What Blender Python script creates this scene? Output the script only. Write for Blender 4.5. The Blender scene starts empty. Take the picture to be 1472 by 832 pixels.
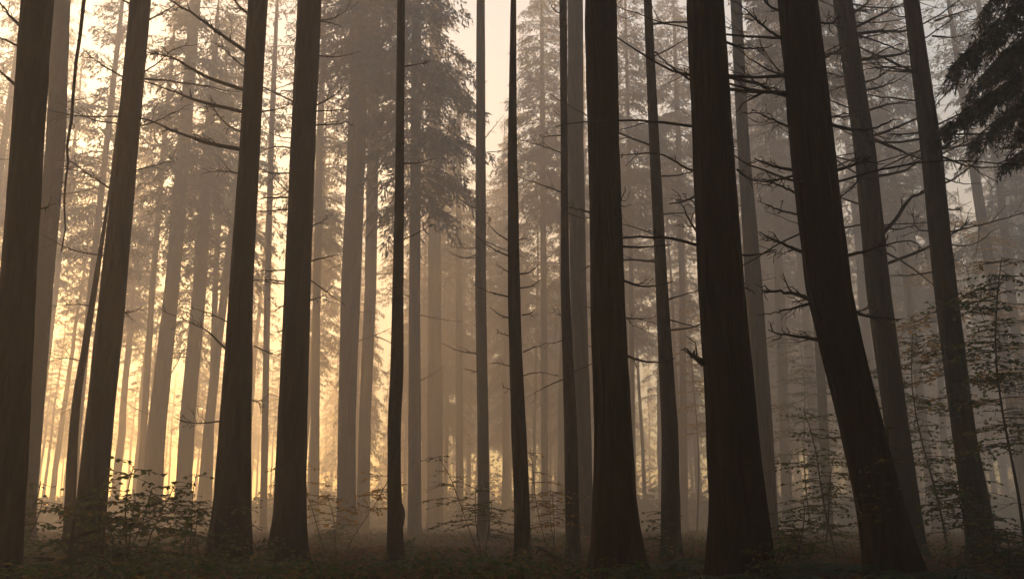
import bpy, math, random
import numpy as np
from mathutils import Vector, noise, Euler

random.seed(11)
RNG = np.random.default_rng(11)
sc = bpy.context.scene
COL = sc.collection
R = math.radians

# ------------------------------------------------------------------ camera
F_PX, W_PX, H_PX = 1310.0, 1472.0, 832.0
PITCH = R(14.0)
CAM_H = .50
K = .62            # the near trees are slim plantation trunks, close to a low camera
def near(d):
    if d <= 20: return d * K
    if d >= 26: return d
    return 20 * K + (26 - 20 * K) * (d - 20) / 6
cam_d = bpy.data.cameras.new('camera')
cam = bpy.data.objects.new('camera', cam_d)
COL.objects.link(cam)
cam.location = (0, 0, CAM_H)
cam.rotation_euler = (R(90) + PITCH, 0, 0)
cam_d.sensor_width = 36.0
cam_d.lens = 36.0 * F_PX / W_PX
cam_d.clip_start = 0.1
cam_d.clip_end = 3000
sc.camera = cam
CP, SP = math.cos(PITCH), math.sin(PITCH)

def at(px, py, Y):
    """world point seen at photo pixel (px, py) at forward distance Y"""
    xc = (px - W_PX / 2) / F_PX
    yc = -(py - H_PX / 2) / F_PX
    d = np.array([xc, CP - yc * SP, SP + yc * CP])
    return np.array([0, 0, CAM_H]) + d * (Y / d[1])

def along(p):
    return p[1] * CP + (p[2] - CAM_H) * SP

def ground_z(x, y):
    v = 0.05 * noise.noise(Vector((x * 0.09, y * 0.09, 3.1))) + 0.025 * noise.noise(Vector((x * 0.35, y * 0.35, 7.7)))
    r = math.hypot(x, y)
    v += 0.5 * noise.noise(Vector((x * 0.02, y * 0.02, 1.3))) * min(1, max(0, (r - 20) / 40))
    return v

# ------------------------------------------------------------------ helpers
class MB:
    def __init__(self):
        self.v, self.f, self.m, self.n = [], [], [], 0
    def add(self, verts, faces, mat=0):
        verts = np.asarray(verts, float).reshape(-1, 3)
        faces = np.asarray(faces, int)
        self.v.append(verts)
        self.f.append(faces + self.n)
        self.m.append(np.full(len(faces), mat, int))
        self.n += len(verts)
    def mesh(self, name, mats, origin=(0, 0, 0), smooth=True):
        me = bpy.data.meshes.new(name)
        V = np.concatenate(self.v) - np.asarray(origin, float)
        me.vertices.add(len(V))
        me.vertices.foreach_set('co', V.ravel().astype(np.float32))
        li, ls, lt, mi = [], [], [], []
        off = 0
        for fa, ma in zip(self.f, self.m):
            k = fa.shape[1]
            li.append(fa.ravel())
            ls.append(off + np.arange(len(fa)) * k)
            lt.append(np.full(len(fa), k))
            mi.append(ma)
            off += fa.size
        li = np.concatenate(li); ls = np.concatenate(ls); lt = np.concatenate(lt); mi = np.concatenate(mi)
        me.loops.add(len(li)); me.loops.foreach_set('vertex_index', li.astype(np.int32))
        me.polygons.add(len(ls))
        me.polygons.foreach_set('loop_start', ls.astype(np.int32))
        me.polygons.foreach_set('loop_total', lt.astype(np.int32))
        me.polygons.foreach_set('material_index', mi.astype(np.int32))
        me.polygons.foreach_set('use_smooth', np.full(len(ls), bool(smooth)))
        for m in (mats if isinstance(mats, (list, tuple)) else [mats]):
            me.materials.append(m)
        me.update(calc_edges=True)
        me.validate()
        return me

def link(name, me, parent=None, loc=(0, 0, 0)):
    o = bpy.data.objects.new(name, me)
    COL.objects.link(o)
    o.location = loc
    if parent is not None:
        o.parent = parent
    return o

def tag(o, label=None, cat=None, group=None, kind=None):
    if label: o['label'] = label
    if cat: o['category'] = cat
    if group: o['group'] = group
    if kind: o['kind'] = kind
    return o

def empty(name, loc, label, cat, group=None, rz=0.0):
    o = bpy.data.objects.new(name, None)
    COL.objects.link(o)
    o.empty_display_size = 0.3
    o.location = loc
    o.rotation_euler = (0, 0, rz)
    return tag(o, label, cat, group)

def copy_tree(o, parent=None):
    c = o.copy()
    COL.objects.link(c)
    if parent is not None:
        c.parent = parent
    for ch in list(o.children):
        copy_tree(ch, c)
    return c

def unit(a):
    a = np.asarray(a, float)
    return a / np.maximum(np.linalg.norm(a, axis=-1, keepdims=True), 1e-9)

def smooth_path(pts, n):
    """Catmull-Rom through pts resampled to n points"""
    P = np.asarray(pts, float)
    if len(P) == 2:
        t = np.linspace(0, 1, n)[:, None]
        return P[0] * (1 - t) + P[1] * t
    P = np.vstack([2 * P[0] - P[1], P, 2 * P[-1] - P[-2]])
    m = len(P) - 3
    out = []
    for s in np.linspace(0, m - 1e-6, n):
        i = int(s); u = s - i
        p0, p1, p2, p3 = P[i:i + 4]
        out.append(0.5 * (2 * p1 + (p2 - p0) * u + (2 * p0 - 5 * p1 + 4 * p2 - p3) * u * u + (3 * p1 - p0 - 3 * p2 + p3) * u ** 3))
    return np.array(out)

def tube(mb, pts, rad, segs=5, mat=0, cap=True):
    P = np.asarray(pts, float)
    n = len(P)
    rad = np.broadcast_to(np.asarray(rad, float), (n,))
    T = unit(np.gradient(P, axis=0))
    ref = np.array([0, 0, 1.0]) if abs(T[0][2]) < 0.9 else np.array([1.0, 0, 0])
    A = unit(np.cross(T, ref)); B = np.cross(T, A)
    th = np.linspace(0, 2 * math.pi, segs, endpoint=False)
    V = P[:, None, :] + rad[:, None, None] * (A[:, None, :] * np.cos(th)[None, :, None] + B[:, None, :] * np.sin(th)[None, :, None])
    i = np.arange(n - 1)[:, None] * segs
    j = np.arange(segs)[None, :]; k = (j + 1) % segs
    Fq = np.stack([i + j, i + k, i + segs + k, i + segs + j], -1).reshape(-1, 4)
    mb.add(V.reshape(-1, 3), Fq, mat)

def leaves(mb, pos, d, nrm, L, Wd, mat=0, fold=0.15):
    """folded leaf blades: two quads sharing the midrib"""
    pos = np.asarray(pos, float); n = len(pos)
    if n == 0: return
    d = unit(d); s = unit(np.cross(d, nrm)); u = np.cross(s, d)
    L = np.broadcast_to(L, (n,))[:, None]; Wd = np.broadcast_to(Wd, (n,))[:, None]
    b = pos; t = pos + d * L - u * L * 0.08
    r1 = pos + d * L * .30 + s * Wd * .5 + u * Wd * fold
    r2 = pos + d * L * .70 + s * Wd * .38 + u * Wd * fold * .6
    l1 = pos + d * L * .30 - s * Wd * .5 + u * Wd * fold
    l2 = pos + d * L * .70 - s * Wd * .38 + u * Wd * fold * .6
    V = np.stack([b, r1, r2, t, l2, l1], 1).reshape(-1, 3)
    o = np.arange(n)[:, None] * 6
    Fq = np.concatenate([o + np.array([[0, 1, 2, 3]]), o + np.array([[0, 3, 4, 5]])])
    mb.add(V, Fq, mat)

def blades(mb, pos, d, side, L, Wd, mat=0):
    """needle sprays: slim rhombs"""
    n = len(pos)
    if n == 0: return
    d = unit(d); s = unit(side)
    L = np.broadcast_to(L, (n,))[:, None]; Wd = np.broadcast_to(Wd, (n,))[:, None]
    V = np.stack([pos, pos + d * L * .45 + s * Wd * .5, pos + d * L, pos + d * L * .45 - s * Wd * .5], 1).reshape(-1, 3)
    o = np.arange(n)[:, None] * 4
    mb.add(V, o + np.array([[0, 1, 2, 3]]), mat)

# ------------------------------------------------------------------ materials
def new_mat(name):
    m = bpy.data.materials.new(name)
    m.use_nodes = True
    nt = m.node_tree
    nt.nodes.clear()
    out = nt.nodes.new('ShaderNodeOutputMaterial')
    return m, nt, out

def ramp(nt, fac, stops):
    r = nt.nodes.new('ShaderNodeValToRGB')
    el = r.color_ramp.elements
    while len(el) < len(stops): el.new(0.5)
    for e, (p, c) in zip(el, stops):
        e.position = p; e.color = (*c, 1)
    nt.links.new(fac, r.inputs[0])
    return r.outputs[0]

def bark_mat(name, c0, c1, moss, zscale, bump, fine=9.0):
    m, nt, out = new_mat(name)
    N, Lk = nt.nodes, nt.links
    tc = N.new('ShaderNodeTexCoord')
    mp = N.new('ShaderNodeMapping'); mp.inputs['Scale'].default_value = (1, 1, zscale)
    Lk.new(tc.outputs['Object'], mp.inputs[0])
    n1 = N.new('ShaderNodeTexNoise'); n1.inputs['Scale'].default_value = fine * 2.2; n1.inputs['Detail'].default_value = 8; n1.inputs['Roughness'].default_value = .62
    n1.inputs['Distortion'].default_value = 0.6
    Lk.new(mp.outputs[0], n1.inputs['Vector'])
    vo = N.new('ShaderNodeTexVoronoi'); vo.feature = 'DISTANCE_TO_EDGE'; vo.inputs['Scale'].default_value = fine
    Lk.new(mp.outputs[0], vo.inputs['Vector'])
    n2 = N.new('ShaderNodeTexNoise'); n2.inputs['Scale'].default_value = 1.1; n2.inputs['Detail'].default_value = 5
    Lk.new(tc.outputs['Object'], n2.inputs['Vector'])
    ba = ramp(nt, n1.outputs[0], [(.36, c0), (.56, tuple((a + b) / 2 for a, b in zip(c0, c1))), (.72, tuple(1.5 * v for v in c1))])
    mx = N.new('ShaderNodeMixRGB'); mx.inputs[2].default_value = (*moss, 1)
    mr = N.new('ShaderNodeMapRange'); mr.inputs[1].default_value = .5; mr.inputs[2].default_value = .72; mr.inputs[4].default_value = .7
    Lk.new(n2.outputs[0], mr.inputs[0]); Lk.new(mr.outputs[0], mx.inputs[0]); Lk.new(ba, mx.inputs[1])
    p = N.new('ShaderNodeBsdfPrincipled')
    p.inputs['Roughness'].default_value = .92
    p.inputs['Specular IOR Level'].default_value = .15
    Lk.new(mx.outputs[0], p.inputs['Base Color'])
    mv = N.new('ShaderNodeMapRange'); mv.inputs[1].default_value = 0; mv.inputs[2].default_value = .25
    Lk.new(vo.outputs['Distance'], mv.inputs[0])
    ad = N.new('ShaderNodeMath'); ad.operation = 'ADD'
    Lk.new(n1.outputs[0], ad.inputs[0]); Lk.new(mv.outputs[0], ad.inputs[1])
    bp = N.new('ShaderNodeBump'); bp.inputs['Strength'].default_value = bump; bp.inputs['Distance'].default_value = .045
    Lk.new(ad.outputs[0], bp.inputs['Height']); Lk.new(bp.outputs[0], p.inputs['Normal'])
    Lk.new(p.outputs[0], out.inputs[0])
    return m

def leaf_mat(name, stops, transl=0.35, rough=.7):
    m, nt, out = new_mat(name)
    N, Lk = nt.nodes, nt.links
    g = N.new('ShaderNodeNewGeometry')
    c = ramp(nt, g.outputs['Random Per Island'], stops)
    d = N.new('ShaderNodeBsdfPrincipled'); d.inputs['Roughness'].default_value = rough; d.inputs['Specular IOR Level'].default_value = .25
    t = N.new('ShaderNodeBsdfTranslucent')
    Lk.new(c, d.inputs['Base Color'])
    Lk.new(c, t.inputs['Color'])
    mx = N.new('ShaderNodeMixShader'); mx.inputs[0].default_value = transl
    Lk.new(d.outputs[0], mx.inputs[1]); Lk.new(t.outputs[0], mx.inputs[2])
    Lk.new(mx.outputs[0], out.inputs[0])
    return m

M_BARK = bark_mat('bark_grey_brown', (.008, .010, .009), (.026, .027, .026), (.020, .032, .018), .16, .7)
M_REDBARK = bark_mat('bark_red_brown', (.007, .005, .005), (.032, .020, .017), (.015, .015, .013), .07, 1.0, 10.0)
M_SMOOTH = bark_mat('bark_smooth', (.010, .011, .011), (.027, .028, .027), (.018, .023, .017), .4, .35, 14.0)
M_TWIG = bark_mat('dead_wood', (.020, .016, .013), (.05, .040, .032), (.04, .04, .03), .6, .3, 30.0)
M_NEEDLE = leaf_mat('needles', [(0, (.014, .028, .016)), (.5, (.026, .046, .024)), (.9, (.045, .062, .030)), (1, (.09, .07, .03))], .35)
M_NEEDLE2 = leaf_mat('needles_autumn', [(0, (.05, .05, .02)), (.5, (.09, .075, .028)), (1, (.16, .10, .035))], .4)
M_NEEDLE_DK = leaf_mat('needles_dark', [(0, (.008, .018, .017)), (.6, (.016, .032, .028)), (1, (.030, .046, .034))], .2)
M_BEECH = leaf_mat('beech_leaves', [(0, (.034, .070, .020)), (.55, (.06, .10, .028)), (.85, (.12, .12, .03)), (1, (.24, .13, .03))], .55, .5)
M_AUTUMN = leaf_mat('autumn_leaves', [(0, (.14, .11, .03)), (.5, (.32, .20, .04)), (1, (.50, .24, .04))], .6, .55)
M_FERN = leaf_mat('fern_fronds', [(0, (.030, .060, .030)), (.7, (.045, .080, .035)), (1, (.08, .09, .03))], .3, .55)
M_BRACKEN = leaf_mat('dead_bracken', [(0, (.07, .026, .012)), (.5, (.14, .052, .02)), (.9, (.20, .08, .028)), (1, (.07, .075, .025))], .25, .8)
M_LITTER = leaf_mat('leaf_litter', [(0, (.05, .022, .012)), (.5, (.10, .042, .018)), (.9, (.16, .075, .028)), (1, (.24, .13, .04))], .1, .8)

def ground_mat():
    m, nt, out = new_mat('forest_floor')
    N, Lk = nt.nodes, nt.links
    tc = N.new('ShaderNodeTexCoord')
    a = N.new('ShaderNodeTexNoise'); a.inputs['Scale'].default_value = 9; a.inputs['Detail'].default_value = 8
    b = N.new('ShaderNodeTexNoise'); b.inputs['Scale'].default_value = .5; b.inputs['Detail'].default_value = 4
    for n in (a, b): Lk.new(tc.outputs['Object'], n.inputs['Vector'])
    c1 = ramp(nt, a.outputs[0], [(.3, (.024, .014, .009)), (.7, (.085, .042, .022))])
    mx = N.new('ShaderNodeMixRGB'); mx.inputs[2].default_value = (.030, .036, .015, 1)
    mr = N.new('ShaderNodeMapRange'); mr.inputs[1].default_value = .48; mr.inputs[2].default_value = .64; mr.inputs[4].default_value = .8
    Lk.new(b.outputs[0], mr.inputs[0]); Lk.new(mr.outputs[0], mx.inputs[0]); Lk.new(c1, mx.inputs[1])
    p = N.new('ShaderNodeBsdfPrincipled'); p.inputs['Roughness'].default_value = .95; p.inputs['Specular IOR Level'].default_value = .1
    Lk.new(mx.outputs[0], p.inputs['Base Color'])
    bp = N.new('ShaderNodeBump'); bp.inputs['Strength'].default_value = .8; bp.inputs['Distance'].default_value = .06
    Lk.new(a.outputs[0], bp.inputs['Height']); Lk.new(bp.outputs[0], p.inputs['Normal'])
    Lk.new(p.outputs[0], out.inputs[0])
    return m

# ------------------------------------------------------------------ ground
def build_ground():
    mb = MB()
    ax = np.concatenate([np.linspace(-146, -40, 27)[:-1], np.linspace(-40, 40, 131), np.linspace(40, 146, 27)[1:]])
    ay = np.concatenate([np.linspace(-46, -2, 16)[:-1], np.linspace(-2, 60, 121), np.linspace(60, 166, 27)[1:]])
    V = np.array([[x, y, ground_z(x, y)] for y in ay for x in ax])
    nx, ny = len(ax), len(ay)
    i = np.arange(ny - 1)[:, None] * nx; j = np.arange(nx - 1)[None, :]
    F = np.stack([i + j, i + j + 1, i + nx + j + 1, i + nx + j], -1).reshape(-1, 4)
    mb.add(V, F)
    tag(link('ground', mb.mesh('ground', ground_mat())), 'dark brown forest floor of leaf litter and moss', 'ground', kind='structure')
build_ground()

# ------------------------------------------------------------------ trees
def trunk_mesh(zs, cx, cy, rr, base, segs, dz, mat, rough, ridge, seed):
    """sweep a trunk through centre lines given per height; bark ridges modelled in the radius"""
    H = zs[-1]
    z = np.concatenate([np.arange(zs[0], min(13.5, H), dz), np.arange(min(13.5, H), H, 0.8), [H]])
    def sm(a):
        a = np.interp(z, zs, a)
        k = max(3, int(0.5 / dz) | 1)
        pad = np.concatenate([2 * a[0] - a[k:0:-1], a, 2 * a[-1] - a[-2:-k - 2:-1]])
        out = np.convolve(pad, np.ones(2 * (k // 2) + 1) / (2 * (k // 2) + 1), 'same')[k:-k]
        return out if len(out) == len(a) else a
    X, Y, Rd = sm(cx), sm(cy), np.maximum(sm(rr), .012)
    th = np.linspace(0, 2 * math.pi, segs, endpoint=False)
    V = np.zeros((len(z), segs, 3))
    for i in range(len(z)):
        for j, t in enumerate(th):
            c, s = math.cos(t), math.sin(t)
            k = 1.0
            if z[i] < 14:
                a = noise.noise(Vector((c * 3.2 + seed, s * 3.2, z[i] * .35)))
                b = noise.noise(Vector((c * 9 + seed, s * 9, z[i] * .55 + 9)))
                e = noise.noise(Vector((c * 2 + seed, s * 2, z[i] * 2.3 + 5)))
                f = noise.noise(Vector((c * 7 + seed, s * 7, z[i] * 4.5 + 2)))
                k += rough * (a * .7 + e * .5 + f * .45) + ridge * (abs(b) * 2 - .5)
                h0 = max(0.0, z[i] - base[2])
                k += .42 * math.exp(-h0 / (Rd[0] * .9)) * (.45 + .55 * math.cos(5 * t + seed + .8 * math.sin(2 * t + seed))) * (1 if segs >= 24 else .4)
            r = Rd[i] * k
            V[i, j] = (X[i] + r * c, Y[i] + r * s, z[i])
    mb = MB()
    n = len(z)
    i = np.arange(n - 1)[:, None] * segs; j = np.arange(segs)[None, :]; k = (j + 1) % segs
    mb.add(V.reshape(-1, 3), np.stack([i + j, i + k, i + segs + k, i + segs + j], -1).reshape(-1, 4))
    return mb.mesh('trunk', mat, base)

def crown_mesh(seed, Hc, Lmax, lev, per, droop, dens, needle=M_NEEDLE, bl=.20, bw=.05, base_bare=.0, az0=None, azw=None):
    """conifer crown: drooping boughs with side twigs carrying needle sprays, base at z=0"""
    g = np.random.default_rng(seed)
    mb = MB()
    zz = np.arange(0, Hc - .25, lev)
    for z0 in zz:
        t = z0 / Hc
        for q in range(int(per) + (g.random() < per % 1)):
            Lb = Lmax * (1 - t) ** .72 * (.62 + .38 * min(1, t * 4 + .1)) * g.uniform(.6, 1.2) + .15
            az = g.uniform(0, 2 * math.pi) if az0 is None else az0 + g.uniform(-azw, azw)
            a = g.uniform(-.05, .25) + .5 * t; b = droop * g.uniform(.7, 1.3); c = droop * .35
            s = np.linspace(0, 1, 7)
            rad = Lb * s * (1 - .12 * s)
            zo = z0 + g.uniform(-.15, .15) + Lb * (a * s - b * s * s + c * s ** 3)
            wob = np.cumsum(g.normal(0, .05, 7)) * s
            P = np.stack([rad * math.cos(az) - wob * math.sin(az) * Lb * .3, rad * math.sin(az) + wob * math.cos(az) * Lb * .3, zo], 1)
            tube(mb, P, np.linspace(.012 + .010 * Lb, .004, 7), 3, 0)
            if t < base_bare and g.random() < .7: continue
            ns = max(3, int(Lb / .13 * dens))
            ss = np.sort(g.uniform(.12, 1, ns))
            sp = np.stack([np.interp(ss, s, P[:, k]) for k in range(3)], 1)
            tg = unit(np.stack([np.interp(ss, s, np.gradient(P[:, k])) for k in range(3)], 1))
            side = unit(np.cross(tg, [0, 0, 1.0]))
            for sgn in (-1, 1):
                tl = ((.25 + .75 * (1 - ss)) * Lb * .34 + .12) * g.uniform(.5, 1.25, ns)
                ang = g.uniform(.6, 1.25, ns)[:, None]
                td = unit(tg * np.cos(ang) + sgn * side * np.sin(ang) + np.array([0, 0, -1.0]) * g.uniform(.05, .65, ns)[:, None])
                nb = np.maximum(2, (tl / .13).astype(int))
                idx = np.repeat(np.arange(ns), nb)
                u = g.random(len(idx)) ** .8
                dz = np.zeros((len(idx), 3)); dz[:, 2] = -.18 * u * u * tl[idx]
                pos = sp[idx] + td[idx] * (tl[idx] * u)[:, None] + dz
                bd = unit(td[idx] * .9 + g.normal(0, .38, (len(idx), 3)) + np.array([0, 0, -.30]))
                sd = np.cross(bd, unit(g.normal(0, 1, (len(idx), 3)) + np.array([0, 0, .8])))
                blades(mb, pos, bd, sd, bl * g.uniform(.6, 1.3, len(idx)), bw * g.uniform(.6, 1.3, len(idx)), 1)
    return mb.mesh('crown', [M_TWIG, needle], smooth=False)

CROWNS = [
    crown_mesh(1, 16, 3.1, .46, 4.5, .62, 1.1, bl=.25, bw=.06),
    crown_mesh(2, 17, 2.7, .48, 4.3, .75, 1.1, bl=.25, bw=.06),
    crown_mesh(3, 15, 3.5, .55, 4.0, .50, 1.0, bl=.25, bw=.06),
    crown_mesh(4, 18, 2.9, .55, 3.8, .60, .9, M_NEEDLE2, .24, .06),
    crown_mesh(5, 16, 2.6, .65, 3.4, .55, .8, M_NEEDLE2, .24, .06, base_bare=.3),
    crown_mesh(6, 19, 3.0, .46, 4.5, .85, 1.15, bl=.26, bw=.065),
    crown_mesh(7, 18, 3.2, .40, 5.0, .80, 1.4, M_NEEDLE_DK, .25, .06),
]
CROWN_H = [16, 17, 15, 18, 16, 19, 18]

def branch_mesh(pts, r0, seed, twigs=5, twig_len=.4, segs=6):
    """dead limb with a few bare side twigs, all one mesh"""
    g = np.random.default_rng(seed)
    P = smooth_path(pts, 14)
    n = len(P)
    L = np.linalg.norm(np.diff(P, axis=0), axis=1).sum()
    P = P + g.normal(0, .003 + .004 * L, P.shape) * np.linspace(0, 1, n)[:, None]
    mb = MB()
    r0 = r0 * 1.35
    tube(mb, P, r0 * (1 - np.linspace(0, 1, n) ** 1.2 * .72), segs)
    T = unit(np.gradient(P, axis=0))
    for q in range(twigs):
        i = int(g.integers(3, n - 1))
        sd = unit(np.cross(T[i], g.normal(0, 1, 3)))
        d = unit(T[i] * g.uniform(.5, 1.1) + sd * g.uniform(.4, .9))
        l = twig_len * g.uniform(.3, 1.2) * (1 - .4 * i / n)
        k = np.linspace(0, 1, 5)[:, None]
        Q = P[i] + d * l * k + g.normal(0, .02, (5, 3)) * k + np.array([0, 0, 1]) * l * .25 * k * k * g.uniform(-1, 1)
        tube(mb, Q, np.linspace(r0 * .38, .0025, 5), 4)
        if g.random() < .6:
            d2 = unit(d + sd * g.uniform(-.8, .8) + g.normal(0, .4, 3))
            Q2 = Q[2] + d2 * l * .5 * k
            tube(mb, Q2, np.linspace(r0 * .22, .002, 5), 3)
    return mb

TREE = {}
def near_tree(key, name, label, d, samples, H, mat, crown, zc, segs=32, dz=.1, rough=.05, ridge=.03, group=None, cscale=1.0, flare=.35, cat='tree', lean_keep=.6):
    if d < 26:
        k = near(d) / d
        d *= k; H *= .5 + .5 * k; zc = 1.6 + (zc - 1.6) * k + (2.6 if d < 13 else 1.6)
    zs, cx, rr = [], [], []
    for (y, xl, xr) in sorted(samples, key=lambda s: -s[0]):
        p = at((xl + xr) / 2, y, d)
        zs.append(p[2]); cx.append(p[0]); rr.append((xr - xl) / 2 * along(p) / F_PX)
    # continue to the ground and up to the top
    dx0 = (cx[1] - cx[0]) / (zs[1] - zs[0])
    gz = ground_z(cx[0] - dx0 * (zs[0]), d)
    if zs[0] > gz - .2:
        zb = gz - .25
        x0, r0 = cx[0] - dx0 * (zs[0] - zb), rr[0]
        zs.insert(0, gz + .35 if zs[0] > gz + .6 else (zs[0] + zb) / 2); cx.insert(0, cx[0] - dx0 * (zs[1] - zs[0])); rr.insert(0, r0 * 1.02)
        zs.insert(0, zb); cx.insert(0, x0); rr.insert(0, r0 * (1 + flare))
    s = (cx[-1] - cx[-2]) / (zs[-1] - zs[-2])
    zt, xt, rt = zs[-1], cx[-1], rr[-1]
    for f in (.25, .5, .75, 1.0):
        z = zt + (H - zt) * f
        zs.append(z); cx.append(xt + s * lean_keep * (z - zt)); rr.append(rt * (1 - f) ** .8 + .02)
    zs, cx, rr = map(np.array, (zs, cx, rr))
    base = np.array([np.interp(gz, zs, cx), d, gz])
    root = empty(name, base, label, cat, group)
    tm = trunk_mesh(zs, cx, np.full(len(zs), d), rr, base, segs, dz, mat, rough, ridge, d * 3.3 + cx[0])
    link('trunk', tm, root)
    if crown is not None:
        c = link('crown', CROWNS[crown], root)
        c.location = Vector((np.interp(zc, zs, cx), d, zc)) - Vector(base)
        k = (H + .4 - zc) / CROWN_H[crown]
        if d < 13: cscale *= 1.5  # near crowns, out of view, widened to shade the foreground
        c.scale = (cscale, cscale, k)
        c.rotation_euler = (0, math.atan(s * lean_keep), random.uniform(0, 6.28))
    TREE[key] = (root, base, d, zs, cx, rr)
    return root

BR = [0]
def limb(key, pts, r0=.016, tip=0.0, twigs=5, tl=.35, start=0.0):
    """dead branch through photo pixels; its far end swings 'tip' metres in depth"""
    root, base, d = TREE[key][:3]
    n = len(pts)
    k = min(1, d / 20 + .15) if d < 20 else 1
    k = K + (1 - K) * max(0, (k - .7) / .3) if d > 11 else K
    r0 *= k; tip *= k; tl *= k
    if key in ('T18', 'T20', 'T21', 'T22'): r0 *= 1.35
    W = [at(x, y, d + start + (tip - start) * (i / (n - 1))) for i, (x, y) in enumerate(pts)]
    BR[0] += 1
    o = link('branch', branch_mesh(W, r0, 500 + BR[0], int(twigs * 1.3), tl * .85).mesh('branch', M_TWIG, base), root)
    return o

def stubs(key, n, seed, ylo, yhi, lmin=.25, lmax=1.0, r0=.011, up=(-.5, .5)):
    """short bare branches spread over the visible part of a trunk"""
    root, base, d, zs, cx, rr = TREE[key]
    g = np.random.default_rng(seed)
    if d < 20: lmin, lmax, r0 = lmin * K * 1.2, lmax * K * 1.2, r0 * K * 1.2
    for q in range(n):
        y = g.uniform(ylo, yhi)
        z = at(736, y, d)[2]
        x, r = np.interp(z, zs, cx), np.interp(z, zs, rr)
        az = (0 if g.random() < .5 else math.pi) + g.normal(0, .5)
        l = g.uniform(lmin, lmax)
        dirv = np.array([math.cos(az), math.sin(az), 0])
        u = g.uniform(*up)
        c = g.uniform(-.3, .5)
        pts = [np.array([x, d, z]) + dirv * (r * .7 + l * k) + np.array([0, 0, l * (u * k + c * k * k)]) for k in (0, .33, .66, 1)]
        BR[0] += 1
        link('branch', branch_mesh(pts, r0 * g.uniform(.7, 1.3), 900 + BR[0], int(g.integers(1, 5)), l * .4, 5).mesh('branch', M_TWIG, base), root)

# --- the trees one can tell apart: depth, then (photo row, left edge, right edge)
near_tree('T1', 'spruce_tree', 'thick dark trunk standing at the left edge, in front of a paler brown trunk', 11.5,
          [(0, 33, 75), (208, 18, 61), (416, 2, 49), (600, -9, 40), (832, -20, 28)], 28, M_BARK, 0, 12.5, 44, .07)
near_tree('T2', 'spruce_tree', 'golden brown trunk half hidden by the thick dark trunk at the left edge', 22,
          [(0, 78, 100), (208, 67, 93), (416, 49, 75), (640, 32, 58)], 29, M_SMOOTH, 4, 19)
near_tree('T3', 'spruce_tree', 'dark straight trunk leaning right with its foot behind the leafy bush', 17,
          [(0, 188, 216), (208, 168, 198), (416, 145, 180), (600, 125, 163), (750, 108, 150)], 28, M_BARK, 2, 15.5, 40, .08)
near_tree('TS', 'dead_sapling_tree', 'slender bent trunk, thin and kinked, beside the trunk behind the leafy bush', 20,
          [(270, 157, 160), (380, 138, 145), (416, 132, 140), (520, 114, 124), (560, 106, 117), (620, 99, 112), (760, 91, 107)], 9.6, M_SMOOTH, None, 0, 18, .12, cat='tree')
near_tree('T4', 'spruce_tree', 'pale hazy trunk under a bushy golden crown, left of the slimmer hazy trunk', 38,
          [(0, 274, 288), (208, 255, 274), (416, 237, 257), (640, 210, 236), (770, 203, 231)], 33, M_BARK, 5, 13.2, 22, .2, cscale=1.15)
near_tree('T5', 'spruce_tree', 'slimmer pale hazy trunk just left of the dark trunk with long bare limbs', 42,
          [(200, 293, 307), (416, 277, 296), (600, 259, 280), (750, 250, 273)], 27, M_BARK, 3, 15, 22, .2)
near_tree('T6', 'spruce_tree', 'dark trunk with long curved bare limbs reaching left into the golden glow', 15.5,
          [(0, 357, 385), (208, 345, 373), (416, 330, 363), (600, 317, 361), (740, 306, 360), (800, 299, 360)], 29, M_BARK, 0, 14.5, 44, .07)
near_tree('T7', 'spruce_tree', 'broad dark trunk with many short horizontal stubs on its left side', 16.5,
          [(0, 428, 462), (208, 418, 453), (416, 409, 446), (620, 399, 441), (740, 393, 440), (800, 388, 440)], 29, M_BARK, 1, 15, 44, .07)
near_tree('T8', 'spruce_tree', 'grey brown trunk in mist, the broader of a close pair below a dark crown', 32,
          [(0, 505, 530), (208, 500, 526), (416, 490, 518), (600, 486, 511), (770, 484, 512)], 34, M_BARK, 6, 16.8, 26, .15, cscale=1.1)
near_tree('T9', 'spruce_tree', 'faint narrow trunk in mist, the slimmer of a close pair', 41,
          [(0, 532, 548), (416, 524, 541), (600, 516, 533), (760, 512, 531)], 34, M_BARK, 0, 17.5, 22, .2)
near_tree('T10', 'spruce_tree', 'slim almost black trunk with a swelling bump low on its right side', 16,
          [(0, 571, 582), (208, 569, 581), (416, 564, 580), (555, 560, 580), (600, 557, 576), (700, 557, 577), (800, 556, 581)], 22, M_SMOOTH, 4, 12.5, 24, .08, .06, cscale=.7)
near_tree('T10b', 'spruce_tree', 'misty tree with a heavy drooping dark crown right of the slim black trunk', 31,
          [(0, 592, 606), (416, 588, 604), (770, 586, 606)], 30, M_BARK, 6, 11.2, 22, .2, cscale=1.0)
near_tree('T11', 'spruce_tree', 'faint distant trunk dissolving in mist between the slim black trunk and a greyish one', 50,
          [(0, 618, 634), (416, 615, 634), (750, 614, 637)], 33, M_BARK, 3, 19, 20, .25)
near_tree('T12', 'spruce_tree', 'straight greyish trunk paler than the thin dark stubbly one beside it', 23.6,
          [(0, 685, 697), (416, 683, 699), (600, 686, 702), (790, 686, 705)], 27, M_SMOOTH, 1, 19, 24, .12, .04, cscale=.85)
near_tree('T13', 'spruce_tree', 'thin dark wavy trunk with short upcurved stubs on both sides', 16,
          [(0, 734, 742), (208, 730, 743), (416, 730, 748), (500, 732, 750), (620, 735, 757), (740, 740, 762), (800, 739, 764)], 23, M_SMOOTH, 2, 13.5, 24, .08, .06, cscale=.65)
near_tree('T14', 'spruce_tree', 'narrow dark trunk standing tight against a wider grey one', 18,
          [(0, 804, 815), (208, 806, 816), (416, 806, 819), (620, 811, 830), (800, 813, 834)], 25, M_SMOOTH, 0, 14.2, 24, .1, .04, cscale=.7)
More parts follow.
